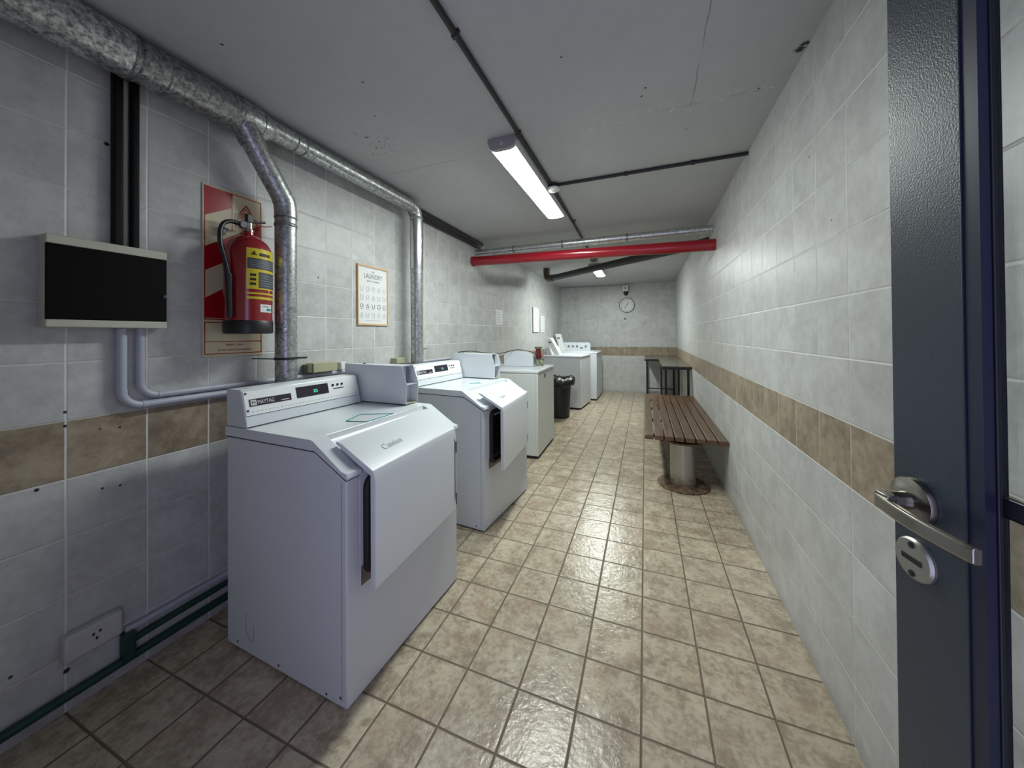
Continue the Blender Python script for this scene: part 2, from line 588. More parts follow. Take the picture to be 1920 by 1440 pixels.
# front wall behind the camera, with the doorway the photo was taken from
struct(MB().box((XL, YF - .12, 0), (-0.62, YF, ZC)).box((-0.62, YF - .12, 2.08), (0.32, YF, ZC)).box((0.32, YF - .12, 0), (XW, YF, ZC)).build('wall_front', 'wall_b'))

# open door, hinged at the doorway, leaf swung along the right wall
door = bpy.data.objects.new('door_1', None)
COL.objects.link(door)
door['kind'] = 'structure'
door.location = (0.153, -0.494, 0)
door.rotation_euler = (0, 0, math.atan2(0.175, 0.984))
# local frame: -y runs from the free edge to the hinge, -x faces the room, +x faces the wall
W_, TH = 0.86, 0.042
MB().box((0, -0.094, 0.012), (TH, 0, 2.04)).box((0, -W_, 0.012), (TH, -W_ + .1, 2.04)).box((0, -W_ + .1, 0.012), (TH, -.094, .13)).box((0, -W_ + .1, 1.94), (TH, -.094, 2.04)).build('door_leaf', 'door', door, 0.001)
MB().box((0.002, -.112, .13), (0.012, -.094, 1.94)).box((0.002, -W_ + .1, .13), (0.012, -W_ + .121, 1.94)).box((0.002, -W_ + .121, .13), (0.012, -.112, .151)).box((0.002, -W_ + .121, 1.919), (0.012, -.112, 1.94)).build('glazing_bead', 'bead', door, 0.003)
MB().box((0.0125, -.114, .13), (0.017, -.094, 1.94)).box((0.0125, -W_ + .1, .13), (0.017, -W_ + .126, 1.94)).build('glazing_gasket', 'gasket', door, 0.001)
MB().box((0.018, -W_ + .1, 1.058), (0.030, -.094, 1.078)).build('glazing_bar', 'gasket', door, 0.001)
MB().box((0.0175, -W_ + .1005, .1305), (0.0215, -.0945, 1.0575)).build('glass_pane', 'glass', door, smooth=False)
MB().box((0.0175, -W_ + .1005, 1.0785), (0.0215, -.0945, 1.9395)).build('glass_pane', 'glass', door, smooth=False)
hz = 1.036
hd = MB().lathe([(.031, 0), (.0315, -.003), (.030, -.008), (.022, -.011), (.012, -.012), (.011, -.030)], (0, -.033, hz), 'x', 40).build('door_handle', 'satin', door)
# lever: flat curved bar returning towards the hinge
lv = MB()
pts = []
for i in range(15):
    t = i / 14
    pts.append((-.036 - .006 * math.sin(t * math.pi), -.022 - .124 * t, hz - .006 - .003 * t))
rings = []
for i, p in enumerate(pts):
    hh = .0105 - .0015 * i / 14
    ww = .0045
    x, y, z = p
    rings.append([lv.bm.verts.new(q) for q in ((x - ww, y, z - hh * .8), (x - ww * .6, y, z - hh), (x + ww * .6, y, z - hh), (x + ww, y, z - hh * .8),
                                               (x + ww, y, z + hh * .8), (x + ww * .6, y, z + hh), (x - ww * .6, y, z + hh), (x - ww, y, z + hh * .8))])
for a, b in zip(rings, rings[1:]):
    for k in range(8):
        lv.bm.faces.new((a[k], a[(k + 1) % 8], b[(k + 1) % 8], b[k]))
lv.bm.faces.new(rings[0]); lv.bm.faces.new(list(reversed(rings[-1])))
lv.box((-.040, -.043, hz - .012), (-.026, -.022, hz + .008))
lv.build('lever', 'satin', hd, 0.0012)
es = MB().lathe([(.0275, 0), (.0275, -.003), (.025, -.006), (.004, -.0065)], (0, -.033, .957), 'x', 40).build('lock_escutcheon', 'esc', door)
MB().box((-.0073, -.047, .9535), (-.0063, -.019, .9605)).build('key_slot', 'rubber', es, 0.0004)
for dz in (.019, -.019):
    MB().lathe([(.004, 0), (.004, -.0012), (.002, -.0018)], (-.0062, -.033, .957 + dz), 'x', 12).build('screw', 'rubber', es)
for dz in (.4, 1.1, 1.8):
    MB().tube([(-.004, -W_ - .006, dz - .05), (-.004, -W_ - .006, dz + .05)], .008, 12).build('hinge', 'satin', door)


# ------------------------------------------------------------------ ceiling lamps
def lamp(y0, y1, label, glow='lamp'):
    t = thing('ceiling_light', label, 'light', (-.905, y0, ZC), 0)
    L = y1 - y0
    prof = [(-.085, 0), (.085, 0), (.085, -.030), (.076, -.054), (-.076, -.054), (-.085, -.030)]
    MB().prism(prof, 'xz', 0.012, L - .012).build('housing', 'lampw', t, 0.002)
    cap = [(-.086, 0), (.086, 0), (.086, -.024), (.066, -.060), (.040, -.067), (-.040, -.067), (-.066, -.060), (-.086, -.024)]
    e = MB().prism(cap, 'xz', 0, .03).build('end_cap', 'lampgrey', t, 0.003)
    MB().lathe([(.010, 0), (.010, -.004), (.005, -.006)], (0.0, 0.0, -.038), 'y', 16).build('end_plug', 'offw', e)
    MB().prism(cap, 'xz', L - .03, L).build('end_cap', 'lampgrey', t, 0.003)
    dif = [(.070, -.0545), (.062, -.0575), (.038, -.0625), (0, -.064), (-.038, -.0625), (-.062, -.0575), (-.070, -.0545)]
    MB().prism(dif, 'xz', .0305, L - .0305).build('diffuser', glow, t)
    return t


lamp(0.575, 1.83, 'long lit fluorescent ceiling light in the front of the room, beside the black conduit')
lamp(4.22, 5.17, 'far lit ceiling light seen beyond the red pipe', 'lamp_far')

# black conduits on the ceiling, detector
o = MB().tube([(-.806, YF + .001, ZC - .0125), (-.800, 1.235, ZC - .0125)], .0115).tube([(-.800, 1.285, ZC - .0125), (-.860, 3.86, ZC - .0125)], .0115).build('ceiling_conduit', 'blackm')
tag(o, 'black conduit running lengthwise along the ceiling past the lit lamp', 'conduit')
for yy in (-.1, .55, 2.1):
    MB().box((-.822, yy, ZC - .006), (-.786, yy + .016, ZC)).box((-.815, yy, ZC - .0265), (-.792, yy + .016, ZC - .02)).build('saddle_clip', 'blackm', o, .001)
o = MB().tube([(-.765, 1.264, ZC - .0125), (XW - .001, 1.268, ZC - .0125)], .0105).build('ceiling_conduit', 'blackm')
tag(o, 'black conduit branching crosswise from the detector to the right wall', 'conduit')
for xx in (-.30, .1):
    MB().tube([(xx, 1.2655, ZC - .0125), (xx + .02, 1.2655, ZC - .0125)], .0145).build('coupling', 'blackm', o)
t = thing('ceiling_box', 'small grey ceiling box at the end of the black conduit, before the far light', 'junction box', (-.86, 3.861, ZC))
MB().box((-.05, 0, -.05), (.05, .11, 0)).build('body', 'lampgrey', t, .004)
MB().box((-.02, -.001, -.045), (.02, .04, -.0505)).build('knockout', 'blackm', t)
t = thing('smoke_detector', 'small round white detector under the black ceiling junction box', 'detector', (-.79, 1.262, ZC))
MB().lathe([(.034, 0), (.034, -.032)], (0, 0, 0), 'z', 28).build('junction_box', 'blackm', t, .002)
MB().lathe([(.046, -.0325), (.048, -.038), (.046, -.046), (.030, -.054), (.006, -.056)], (0, 0, 0), 'z', 32).build('sensor_head', 'paper', t)

# ------------------------------------------------------------------ galvanised duct
dx, dz_ = -1.893, 2.272
duct = thing('ventilation_duct', 'galvanised round duct along the left ceiling with two drops behind the dryers', 'duct', (0, 0, 0))
MB().tube([(dx, YF + .001, dz_), (dx, -.515, dz_)], .079, 40).build('main_section', 'galv_t', duct)
MB().tube([(dx, -.515, dz_), (dx, -.165, dz_)], .0755, 40).build('main_section', 'galv_d', duct)
MB().tube([(dx, -.165, dz_), (dx, -.075, dz_), (dx, -.02, dz_ + .012)], [.075, .074, .052], 40).build('reducer', 'galv', duct)
for yy, rr in ((-.521, .0815), (-.500, .0805), (-.422, .0785), (-.172, .0785), (-.082, .0765)):
    MB().tube([(dx, yy, dz_), (dx, yy + .004, dz_), (dx, yy + .008, dz_)], [rr - .003, rr, rr - .003], 40, cap=True).build('seam_ring', 'galv_d', duct)
tz = 2.286
MB().tube([(dx, -.03, dz_ + .014), (dx, 1.06, tz), (dx, 1.10, tz - .006), (dx, 1.133, tz - .03), (dx, 1.145, tz - .075)], .049, 32).build('branch_pipe', 'galv', duct)
for yy in (.10, .15, 1.05):
    MB().tube([(dx, yy, tz - .001), (dx, yy + .004, tz - .001), (dx, yy + .008, tz - .001)], [.0495, .052, .0495], 32).build('seam_ring', 'galv_d', duct)
MB().tube([(dx, 1.145, 2.215), (dx, 1.145, 1.80)], .0505, 32).build('drop_pipe', 'shiny', duct)
MB().tube([(dx, 1.145, 1.80), (dx, 1.145, .62)], .0485, 32).build('drop_pipe', 'galv', duct)
MB().tube([(dx, 1.145, 2.21), (dx, 1.145, 2.203), (dx, 1.145, 2.195)], [.050, .054, .050], 32).build('seam_ring', 'galv', duct)
# first drop: slanted branch, elbow, vertical
MB().tube([(dx + .006, -.150, dz_ - .010), (dx + .006, -.095, dz_ - .105)], [.062, .052], 32).build('branch_collar', 'galv_d', duct)
MB().tube([(dx + .006, -.100, dz_ - .095), (dx + .004, .046, 1.965)], .0485, 32).build('branch_pipe', 'galv', duct)
MB().tube([(dx + .004, .044, 1.968), (dx + .003, .058, 1.935), (dx + .003, .062, 1.895), (dx + .003, .062, 1.87)], .0505, 32).build('elbow', 'galv', duct)
MB().tube([(dx + .003, .062, 1.88), (dx + .003, .062, .62)], .0485, 32).build('drop_pipe', 'galv', duct)
for zz in (1.865, 1.835, 1.825):
    MB().tube([(dx + .003, .062, zz + .004), (dx + .003, .062, zz), (dx + .003, .062, zz - .004)], [.049, .0525, .049], 32).build('seam_ring', 'galv_d', duct)
# hanging strap and tie wire
c = MB().tube([(dx + .003, .062, 1.159), (dx + .003, .062, 1.147)], .053, 32)
c.tube([(XL + .001, -.02, 1.155), (dx - .01, .005, 1.153)], .003, 6).tube([(dx + .03, .10, 1.153), (dx + .045, .145, 1.153)], .005, 6)
c.build('clamp_band', 'blackm', duct)
MB().tube([(dx, 1.195, 1.153), (dx + .01, 1.262, 1.155)], .006, 8).build('clamp_tail', 'galv_d', duct)

# black pipes in the ceiling corner after the second drop
o = MB().tube([(XL + .045, 1.20, 2.327), (XL + .045, 2.50, 2.327)], .021).build('corner_pipe', 'blackm')
tag(o, 'upper black pipe in the left ceiling corner beyond the second duct drop', 'pipe')
o = MB().tube([(XL + .020, 1.21, 2.285), (XL + .020, 2.50, 2.290)], .014).build('corner_pipe', 'blackm')
tag(o, 'thinner black pipe just below the one in the left ceiling corner', 'pipe')

# red pipe and galvanised pipe across the room, with the drain pipe behind
o = MB().tube([(XL + .001, 2.355, 2.108), (XW - .001, 2.325, 2.048)], .052, 40).build('red_pipe', 'red')
tag(o, 'glossy red pipe crossing the room below the ceiling', 'pipe')
MB().tube([(XL + .001, 2.355, 2.108), (XL + .03, 2.3547, 2.1073)], .058, 40).build('wall_collar', 'red', o)
MB().tube([(-.80, 2.34, 2.078), (-.76, 2.3395, 2.077)], .0545, 40).build('coupling', 'red', o)
o = MB().tube([(XL + .001, 2.44, 2.222), (XW - .001, 2.44, 2.222)], .036, 32).build('galvanised_pipe', 'galv_l')
tag(o, 'galvanised pipe crossing the room directly above the red one', 'pipe')
for xx in (-1.55, -1.0, -.35):
    MB().tube([(xx, 2.44, 2.222), (xx + .02, 2.44, 2.222)], .040, 32).build('coupling', 'galv_d', o)
o = MB().tube([(-1.60, 4.27, 2.172), (-.09, 3.06, 2.160), (XW - .002, 2.66, 2.155)], .047, 32).build('drain_pipe', 'drain')
tag(o, 'dark drain pipe running slantwise under the ceiling behind the red pipe', 'pipe')
MB().tube([(-1.54, 4.222, 2.172), (-1.62, 4.286, 2.174), (-1.665, 4.322, 2.190), (-1.685, 4.338, 2.235), (-1.688, 4.340, ZC - .001)], .056, 32).build('elbow', 'brownelbow', o)

# ------------------------------------------------------------------ left wall: panel box, risers, conduits
t = thing('fuse_box', 'cream wall-mounted fuse box with a smoked black cover', 'fuse box', (XL, -.675, 1.30))
MB().box((.001, 0, 0), (.048, .300, .302)).build('enclosure', 'offw', t, .004)
MB().box((.048, 0, .272), (.060, .300, .302)).build('top_rail', 'offw', t, .003)
MB().box((.048, 0, 0), (.060, .300, .026)).build('bottom_rail', 'offw', t, .003)
c = MB().box((.048, .001, .0265), (.0585, .299, .2715)).build('cover', 'smoke', t, .002)
MB().lathe([(.006, 0), (.006, .002), (.003, .003)], (.0586, .293, .125), 'x', 16).build('latch', 'greylab', c)
for (ya, yb, lab) in ((-.514, -.486, 'left one of the two black risers above the fuse box'), (-.466, -.442, 'right one of the two black risers above the fuse box')):
    o = MB().box((XL + .001, ya, 1.604), (XL + .030, yb, 2.26)).build('cable_riser', 'riser', bevel=.008, segs=3)
    tag(o, lab, 'cable trunking')
o = MB().box((XL + .0005, -.4845, 1.604), (XL + .008, -.4675, 2.24)).build('cable_strip', 'offw', bevel=.002)
tag(o, 'thin pale strip on the wall between the two black risers', 'cable trunking')


def pipe_run(label, y, ztop, zb, yend, r, xo, name='wall_conduit', mat='cond', rb=.06):
    pts = [(XL + xo, y, ztop)] + arc((XL + xo, y + rb, zb + rb), (0, -1, 0), (0, 0, -1), rb, 8) + [(XL + xo, yend, zb)]
    o = MB().tube(pts, r, 20).build(name, mat)
    tag(o, label, 'conduit')
    MB().tube([(XL + xo, y, zb + rb + .004), (XL + xo, y, zb + rb - .004)], r + .0015, 20).build('bend_coupling', mat, o)
    MB().tube([(XL + xo, y + rb - .004, zb), (XL + xo, y + rb + .004, zb)], r + .0015, 20).build('bend_coupling', mat, o)
    return o


pipe_run('outer grey conduit bending under the fuse box towards the dryers', -.488, 1.299, 1.004, 2.2, .0145, .0165)
pipe_run('inner grey conduit bending under the fuse box, just above the outer one', -.436, 1.299, 1.035, 2.1, .0125, .0145, rb=.055)

# junction boxes on the wall behind the dryers
def wbox(y0, y1, z0, z1, d, mat, label, side=None):
    t = thing('junction_box', label, 'junction box', (XL, y0, z0))
    MB().box((.001, 0, 0), (d, y1 - y0, z1 - z0)).build('body', mat, t, .003)
    if side:
        MB().box((.004, -.03, .004), (d - .006, -.0005, z1 - z0 - .006)).build('side_socket', side, t, .002)
    return t


wbox(.275, .44, 1.052, 1.108, .058, 'faded', 'beige junction box with olive end behind the front dryer', 'olive')
wbox(.475, .515, 1.052, 1.100, .05, 'paper', 'small white socket box between the beige junction box and coin box')
wbox(.985, 1.09, 1.046, 1.090, .06, 'faded', 'beige junction box beside the second duct drop')

# green skirting pipes and socket
o = MB().tube([(XL + .018, YF + .001, .062), (XL + .018, .9, .062)], .0155, 16).build('skirting_pipe', 'green')
tag(o, 'lower dark green pipe running along the foot of the left wall', 'pipe')
pp = [(XL + .016, -.478, .120), (XL + .016, -.40, .123), (XL + .016, .9, .126)]
o = MB().tube(pp, .0125, 16).build('skirting_pipe', 'green')
tag(o, 'middle dark green pipe starting at the socket on the left wall', 'pipe')
o = MB().tube([(XL + .014, -.478, .170), (XL + .014, -.43, .166), (XL + .014, .9, .162)], .0115, 16).build('skirting_pipe', 'cond')
tag(o, 'upper grey pipe leaving the white wall socket', 'pipe')
o = MB().box((XL + .001, -.489, .060), (XL + .040, -.455, .165)).build('cable_outlet_box', 'green', bevel=.006)
tag(o, 'dark green outlet box right of the low white socket', 'junction box')
t = thing('wall_socket', 'long white wall socket low on the left wall', 'socket', (XL, -.628, .178))
MB().box((.001, 0, 0), (.040, .137, .088)).build('body', 'socketw', t, .008, segs=3)
MB().box((.0402, .036, .018), (.0415, .100, .070)).build('face_plate', 'socketw', t, .001)
for (a, b) in ((.060, .052), (.076, .054), (.068, .034)):
    MB().box((.0416, a, b), (.0422, a + .006, b + .009)).build('contact_slot', 'rubber', t)

# ------------------------------------------------------------------ fire point
t = thing('fire_sign', 'red and cream striped fire sign board behind the extinguisher', 'sign', (XL, -.231, 1.173))
SW, SH = .258, .783
MB().box((.001, 0, 0), (.006, SW, SH)).build('backing_board', 'signcream', t, .001)
F = .0063
def rect(mb, y0, z0, y1, z1, x=F, d=.0006):
    mb.box((x, y0, z0), (x + d, y1, z1)); return mb
st = MB()
b0, b1, zl, zh = .010, SW - .010, .178, SH - .012
def stripe(pts):
    st.prism(pts, 'yz', F, F + .0006)
# bars slanting upwards to the right, clipped at x = .117 above the symbol panel
for k, (za, zb) in enumerate([(.178, .335), (.462, .575)]):
    if k == 0:
        stripe([(b0, .178), (b1, .178), (b1, .43), (b0, .268)])
    else:
        stripe([(b0, .392), (b0, .500), (b1 - .0, .66), (b1, .545)])
stripe([(b0, .640), (b0, .771), (.117, .771), (.117, .705)])
st.build('red_stripe', 'signred', t)
fr = MB()
for (a, b, c2, d) in ((.006, .170, .010, SH - .008), (SW - .010, .170, SW - .006, SH - .008), (.006, .170, SW - .006, .175), (.006, SH - .012, SW - .006, SH - .008),
                      (.006, .012, .010, .160), (SW - .010, .012, SW - .006, .160), (.006, .156, SW - .006, .160), (.006, .012, SW - .006, .016), (.006, .068, SW - .006, .072),
                      (.117, .600, .120, .771)):
    rect(fr, a, b, c2, d)
fr.build('border_line', 'signred', t)
sy = MB()
def tri(cx, cz, s, w):
    pts = [(cx - s, cz), (cx + s, cz), (cx, cz + s * 1.6)]
    for (p, q) in ((0, 1), (1, 2), (2, 0)):
        sy.tube([(F + .001, *pts[p]), (F + .001, *pts[q])], w, 4)
tri(.180, .690, .030, .0022); tri(.180, .697, .016, .0014)
for (a, b, c2, d) in ((.130, .620, .133, .684), (.130, .681, .176, .684), (.130, .620, .176, .623), (.173, .620, .176, .684)):
    rect(sy, a, b, c2, d)
for (a, b, c2, d) in ((.140, .630, .143, .674), (.140, .671, .166, .674), (.140, .650, .162, .653), (.140, .630, .166, .633)):
    rect(sy, a, b, c2, d)
for rr in (.030, .019):
    ring = [(F + .001, .212 + rr * math.cos(k * math.pi / 10), .650 + rr * math.sin(k * math.pi / 10)) for k in range(21)]
    sy.tube(ring, .0018, 4)
sy.build('fire_symbol', 'signred', t)
text('small_print', 'INSPECCION', .013, 'signred', t, (F + .0008, .129, .050), (0, 1, 0), (0, 0, 1), .0003, 'CENTER')
text('small_print', 'EXTINTOR DE INCENDIOS', .012, 'signred', t, (F + .0008, .129, .026), (0, 1, 0), (0, 0, 1), .0003, 'CENTER')
bk = MB().box((.0065, .062, .565), (.030, .080, .60)).box((.012, .055, .59), (.034, .088, .598)).build('mount_bracket', 'galv_d', t, .002)

ex = thing('fire_extinguisher', 'red fire extinguisher with yellow and grey label hanging on the wall', 'fire extinguisher', (XL + .110, -.104, 1.278))
ex.scale = (1.04, 1.04, 1.12)
BR = .089
MB().lathe([(BR - .006, .045), (BR, .05), (BR, .33), (BR - .004, .352), (BR - .016, .376), (BR - .036, .395), (.034, .408), (.020, .412), (.019, .425)], seg=56).build('cylinder', 'exred', ex)
MB().lathe([(BR - .012, 0), (BR + .001, .002), (BR + .0025, .010), (BR + .0025, .050), (BR, .054)], seg=56).build('base_ring', 'black', ex)
vb = MB().lathe([(.021, .425), (.021, .433), (.016, .436), (.016, .462), (.010, .466)], seg=24).build('valve', 'satin', ex)
gz = MB()
ga = math.atan2(-1, 1.6)
gd = Vector((math.cos(-1.0), math.sin(-1.0), 0))
gz.tube([Vector((0, 0, .448)) + gd * .012, Vector((0, 0, .448)) + gd * .034], .015, 20)
gz.build('pressure_gauge', 'esc', vb)
MB().tube([Vector((0, 0, .448)) + gd * .0342, Vector((0, 0, .448)) + gd * .0350], .012, 20).build('gauge_face', 'paper', vb)
MB().box((-.010, -.010, .464), (.010, .016, .500)).box((-.008, -.008, .462), (.008, .075, .470), Matrix.Rotation(R(14), 3, 'X'), (0, 0, .466)).build('squeeze_handle', 'black', ex, .003)
MB().tube([(.008, .01, .452), (.012, .06, .462), (.012, .095, .472)], .0022, 8).build('safety_pin', 'exred', ex)
hp = [(0, -.012, .446), (-.004, -.040, .452), (-.004, -.070, .452), (-.002, -.098, .435), (.004, -.113, .400), (.010, -.115, .350), (.020, -.105, .290), (.030, -.098, .235), (.032, -.0965, .20), (.034, -.0975, .12), (.036, -.094, .065)]
hp2 = []
for i in range(len(hp) - 1):
    a, b = Vector(hp[i]), Vector(hp[i + 1])
    p0 = Vector(hp[i - 1]) if i else a
    p3 = Vector(hp[i + 2]) if i + 2 < len(hp) else b
    for k in range(4):
        s = k / 4
        hp2.append(0.5 * ((2 * a) + (b - p0) * s + (2 * p0 - 5 * a + 4 * b - p3) * s * s + (3 * a - p0 - 3 * b + p3) * s ** 3))
hp2.append(Vector(hp[-1]))
hs = MB().tube(hp2, .0085, 14).build('hose', 'black', ex)
MB().tube([(.033, -.0985, .235), (.036, -.0975, .15), (.038, -.0955, .07)], [.014, .011, .010], 14).build('nozzle', 'black', hs)
MB().tube([(0.0, -.018, .445), (-.002, -.032, .450)], .012, 12).build('hose_nut', 'satin', hs)


def patch(name, mat, parent, a0, a1, z0, z1, r, n=14, th=.0006):
    mb = MB()
    rows = []
    for i in range(n + 1):
        a = R(a0 + (a1 - a0) * i / n)
        rows.append([mb.bm.verts.new((math.cos(a) * q, math.sin(a) * q, z)) for (q, z) in ((r, z0), (r, z1), (r + th, z1), (r + th, z0))])
    for a, b in zip(rows, rows[1:]):
        for k in range(4):
            mb.bm.faces.new((a[k], a[(k + 1) % 4], b[(k + 1) % 4], b[k]))
    mb.bm.faces.new(rows[0]); mb.bm.faces.new(list(reversed(rows[-1])))
    return mb.build(name, mat, parent)


lb = patch('instruction_label', 'yellow', ex, -36, 78, .180, .345, BR + .0002)
patch('dark_panel', 'greylab', lb, -34, 76, .262, .305, BR + .001)
patch('dark_panel', 'greylab', lb, -8, 76, .186, .250, BR + .001)
for zz in (.270, .278, .286, .294):
    patch('print_line', 'inklt', lb, -30, 60, zz, zz + .0012, BR + .0018)
for zz in (.196, .206, .216, .226, .236):
    patch('print_line', 'inklt', lb, -4, 60, zz, zz + .0012, BR + .0018)
for zz in (.196, .214, .232):
    patch('class_mark', 'rubber', lb, -28, -14, zz, zz + .010, BR + .001)
patch('yellow_band', 'yellow', ex, -36, 80, .160, .167, BR + .0002)
patch('yellow_band', 'yellow', ex, -36, 80, .140, .150, BR + .0002)
patch('inspection_sticker', 'paper', ex, -4, 34, .088, .120, BR + .0002)
patch('sticker_print', 'ink', ex, 2, 26, .110, .113, BR + .001)
patch('sticker_print', 'teal', ex, 14, 32, .094, .104, BR + .001)
patch('serial_sticker', 'paper', ex, 48, 60, .060, .125, BR + .0002)
patch('label_mark', 'rubber', ex, -26, -12, .318, .322, BR + .001)
patch('label_mark', 'rubber', ex, -22, -16, .318, .332, BR + .001)
patch('label_mark', 'rubber', ex, -6, 26, .316, .328, BR + .001)

# ------------------------------------------------------------------ papers on the walls
t = thing('framed_poster', 'framed laundry symbols poster on the left wall between the two duct drops', 'poster', (XL, .650, 1.338))
PW, PH = .300, .425
MB().box((.001, 0, 0), (.012, PW, .012)).box((.001, 0, PH - .012), (.012, PW, PH)).box((.001, 0, .012), (.012, .011, PH - .012)).box((.001, PW - .011, .012), (.012, PW, PH - .012)).build('frame', 'frame', t, .0015)
MB().box((.001, .011, .012), (.006, PW - .011, PH - .012)).build('print', 'paper', t)
text('poster_text', 'the', .020, 'ink', t, (.0064, .150, .378), (0, 1, 0), (0, 0, 1), .0003, 'CENTER')
text('poster_text', 'LAUNDRY', .048, 'ink', t, (.0064, .150, .335), (0, 1, 0), (0, 0, 1), .0003, 'CENTER', .82)
text('poster_text', 'guide to symbols', .018, 'ink', t, (.0064, .150, .312), (0, 1, 0), (0, 0, 1), .0003, 'CENTER')
x0 = .0066
for r_ in range(4):
    for c in range(5):
        sym = MB()
        cy, cz = .040 + c * .055, .262 - r_ * .062
        w, k = .0014, (r_ * 5 + c) % 4
        s = .013
        if k == 0:
            P4 = [(cy - s, cz + s), (cy - s * .7, cz - s), (cy + s * .7, cz - s), (cy + s, cz + s)]
        elif k == 1:
            P4 = [(cy - s, cz + s), (cy - s, cz - s), (cy + s, cz - s), (cy + s, cz + s), (cy - s, cz + s)]
        elif k == 2:
            P4 = [(cy + s * math.cos(a * math.pi / 5), cz + s * math.sin(a * math.pi / 5)) for a in range(11)]
        else:
            P4 = [(cy - s, cz - s), (cy, cz + s), (cy + s, cz - s), (cy - s, cz - s)]
        for a, b in zip(P4, P4[1:]):
            sym.tube([(x0, *a), (x0, *b)], w * (1.35 if r_ == 2 else .9), 4)
        sym.box((x0 - .0003, cy - .012, cz - s - .010), (x0 + .0003, cy + .012, cz - s - .0075))
        sym.build('laundry_symbol', 'ink' if r_ == 2 else 'inklt', t)
MB().box((x0 - .0003, .08, .034), (x0 + .0003, .22, .037)).build('poster_footer', 'inklt', t)

def notice(y0, y1, z0, z1, label, depth=.002, edge=None, lines=8):
    t = thing('notice', label, 'notice', (XL, y0, z0))
    MB().box((.001, 0, 0), (depth + .001, y1 - y0, z1 - z0)).build('sheet', 'paper', t)
    if edge:
        MB().box((.001, -.014, -.014), (depth, -.0005, z1 - z0)).box((.001, -.014, -.014), (depth, y1 - y0, -.0005)).build('frame_edge', edge, t)
    m = MB()
    for k in range(lines):
        zz = (z1 - z0) * (1 - (k + 1) / (lines + 1))
        m.box((depth + .0011, (y1 - y0) * .15, zz - .003), (depth + .0015, (y1 - y0) * (.85 if k % 3 else .6), zz + .003))
    m.build('print_lines', 'inklt', t)
    return t


notice(2.99, 3.23, 1.40, 1.60, 'small white notice on the left wall right of the second duct drop', lines=5)
notice(4.60, 4.92, 1.31, 1.74, 'tall framed white notice on the left wall above the washer coin tower', .012, 'ink', 7)
notice(5.08, 5.36, 1.31, 1.62, 'shorter white notice beside the tall framed one', .004, 'inklt', 5)

# ------------------------------------------------------------------ clock, alarm, wall conduit on the back wall
t = thing('wall_clock', 'round wall clock with a pale face on the back wall', 'clock', (-.548, YB, 1.885))
MB().lathe([(.158, -.001), (.162, -.010), (.160, -.028), (.148, -.030), (.146, -.012)], (0, 0, 0), 'y', 48).build('rim', 'softseam', t)
f = MB().lathe([(.146, -.010), (.146, -.0135)], (0, 0, 0), 'y', 48).build('dial', 'paper', t)
for k in range(12):
    a = k * math.pi / 6
    text('numeral', str(k if k else 12), .042, 'ink', f, (math.sin(a) * .115, -.0145, math.cos(a) * .115 - .014), (1, 0, 0), (0, 0, 1), .0006, 'CENTER')
MB().box((-.006, -.0165, -.01), (.006, -.0150, .075), Matrix.Rotation(R(22), 3, 'Y'), (0, -.0155, 0)).build('hour_hand', 'ink', t)
MB().box((-.006, -.0185, -.01), (.006, -.0170, .08), Matrix.Rotation(R(212), 3, 'Y'), (0, -.0175, 0)).build('minute_hand', 'ink', t)
t = thing('wall_camera', 'small white box with a black dome above the clock', 'camera', (-.572, YB, 2.18))
MB().box((-.055, -.10, 0), (.055, -.001, .125)).build('box', 'paper', t, .006)
MB().lathe([(.018, -.101), (.018, -.104)], (0, 0, .07), 'y', 20).build('lens', 'ink', t)
MB().lathe([(.05, -.001), (.05, -.03), (.042, -.062), (.022, -.082), (.004, -.088)], (.008, -.052, 0), 'z', 28).build('dome', 'black', t)
o = MB().tube([(XL + .001, YB - .012, 2.330), (-.68, YB - .012, 2.318), (-.645, YB - .02, 2.30), (-.628, YB - .02, 2.30)], .008, 10).build('wall_cable', 'cond')
tag(o, 'thin grey conduit along the top of the back wall to the camera', 'cable')
t = thing('wall_hook', 'small dark hook on the back wall below the clock', 'hook', (-.587, YB, 1.59))
MB().lathe([(.022, -.001), (.022, -.008), (.012, -.010)], (0, 0, 0), 'y', 20).build('hook_plate', 'ink', t)
MB().tube([(0, -.010, 0), (0, -.035, -.004), (0, -.040, .012)], .006, 10).build('hook_arm', 'ink', t)

# ------------------------------------------------------------------ dryers
D_, DW = .678, .682          # depth, width; local x = 0 is the front face, y = 0 the near side


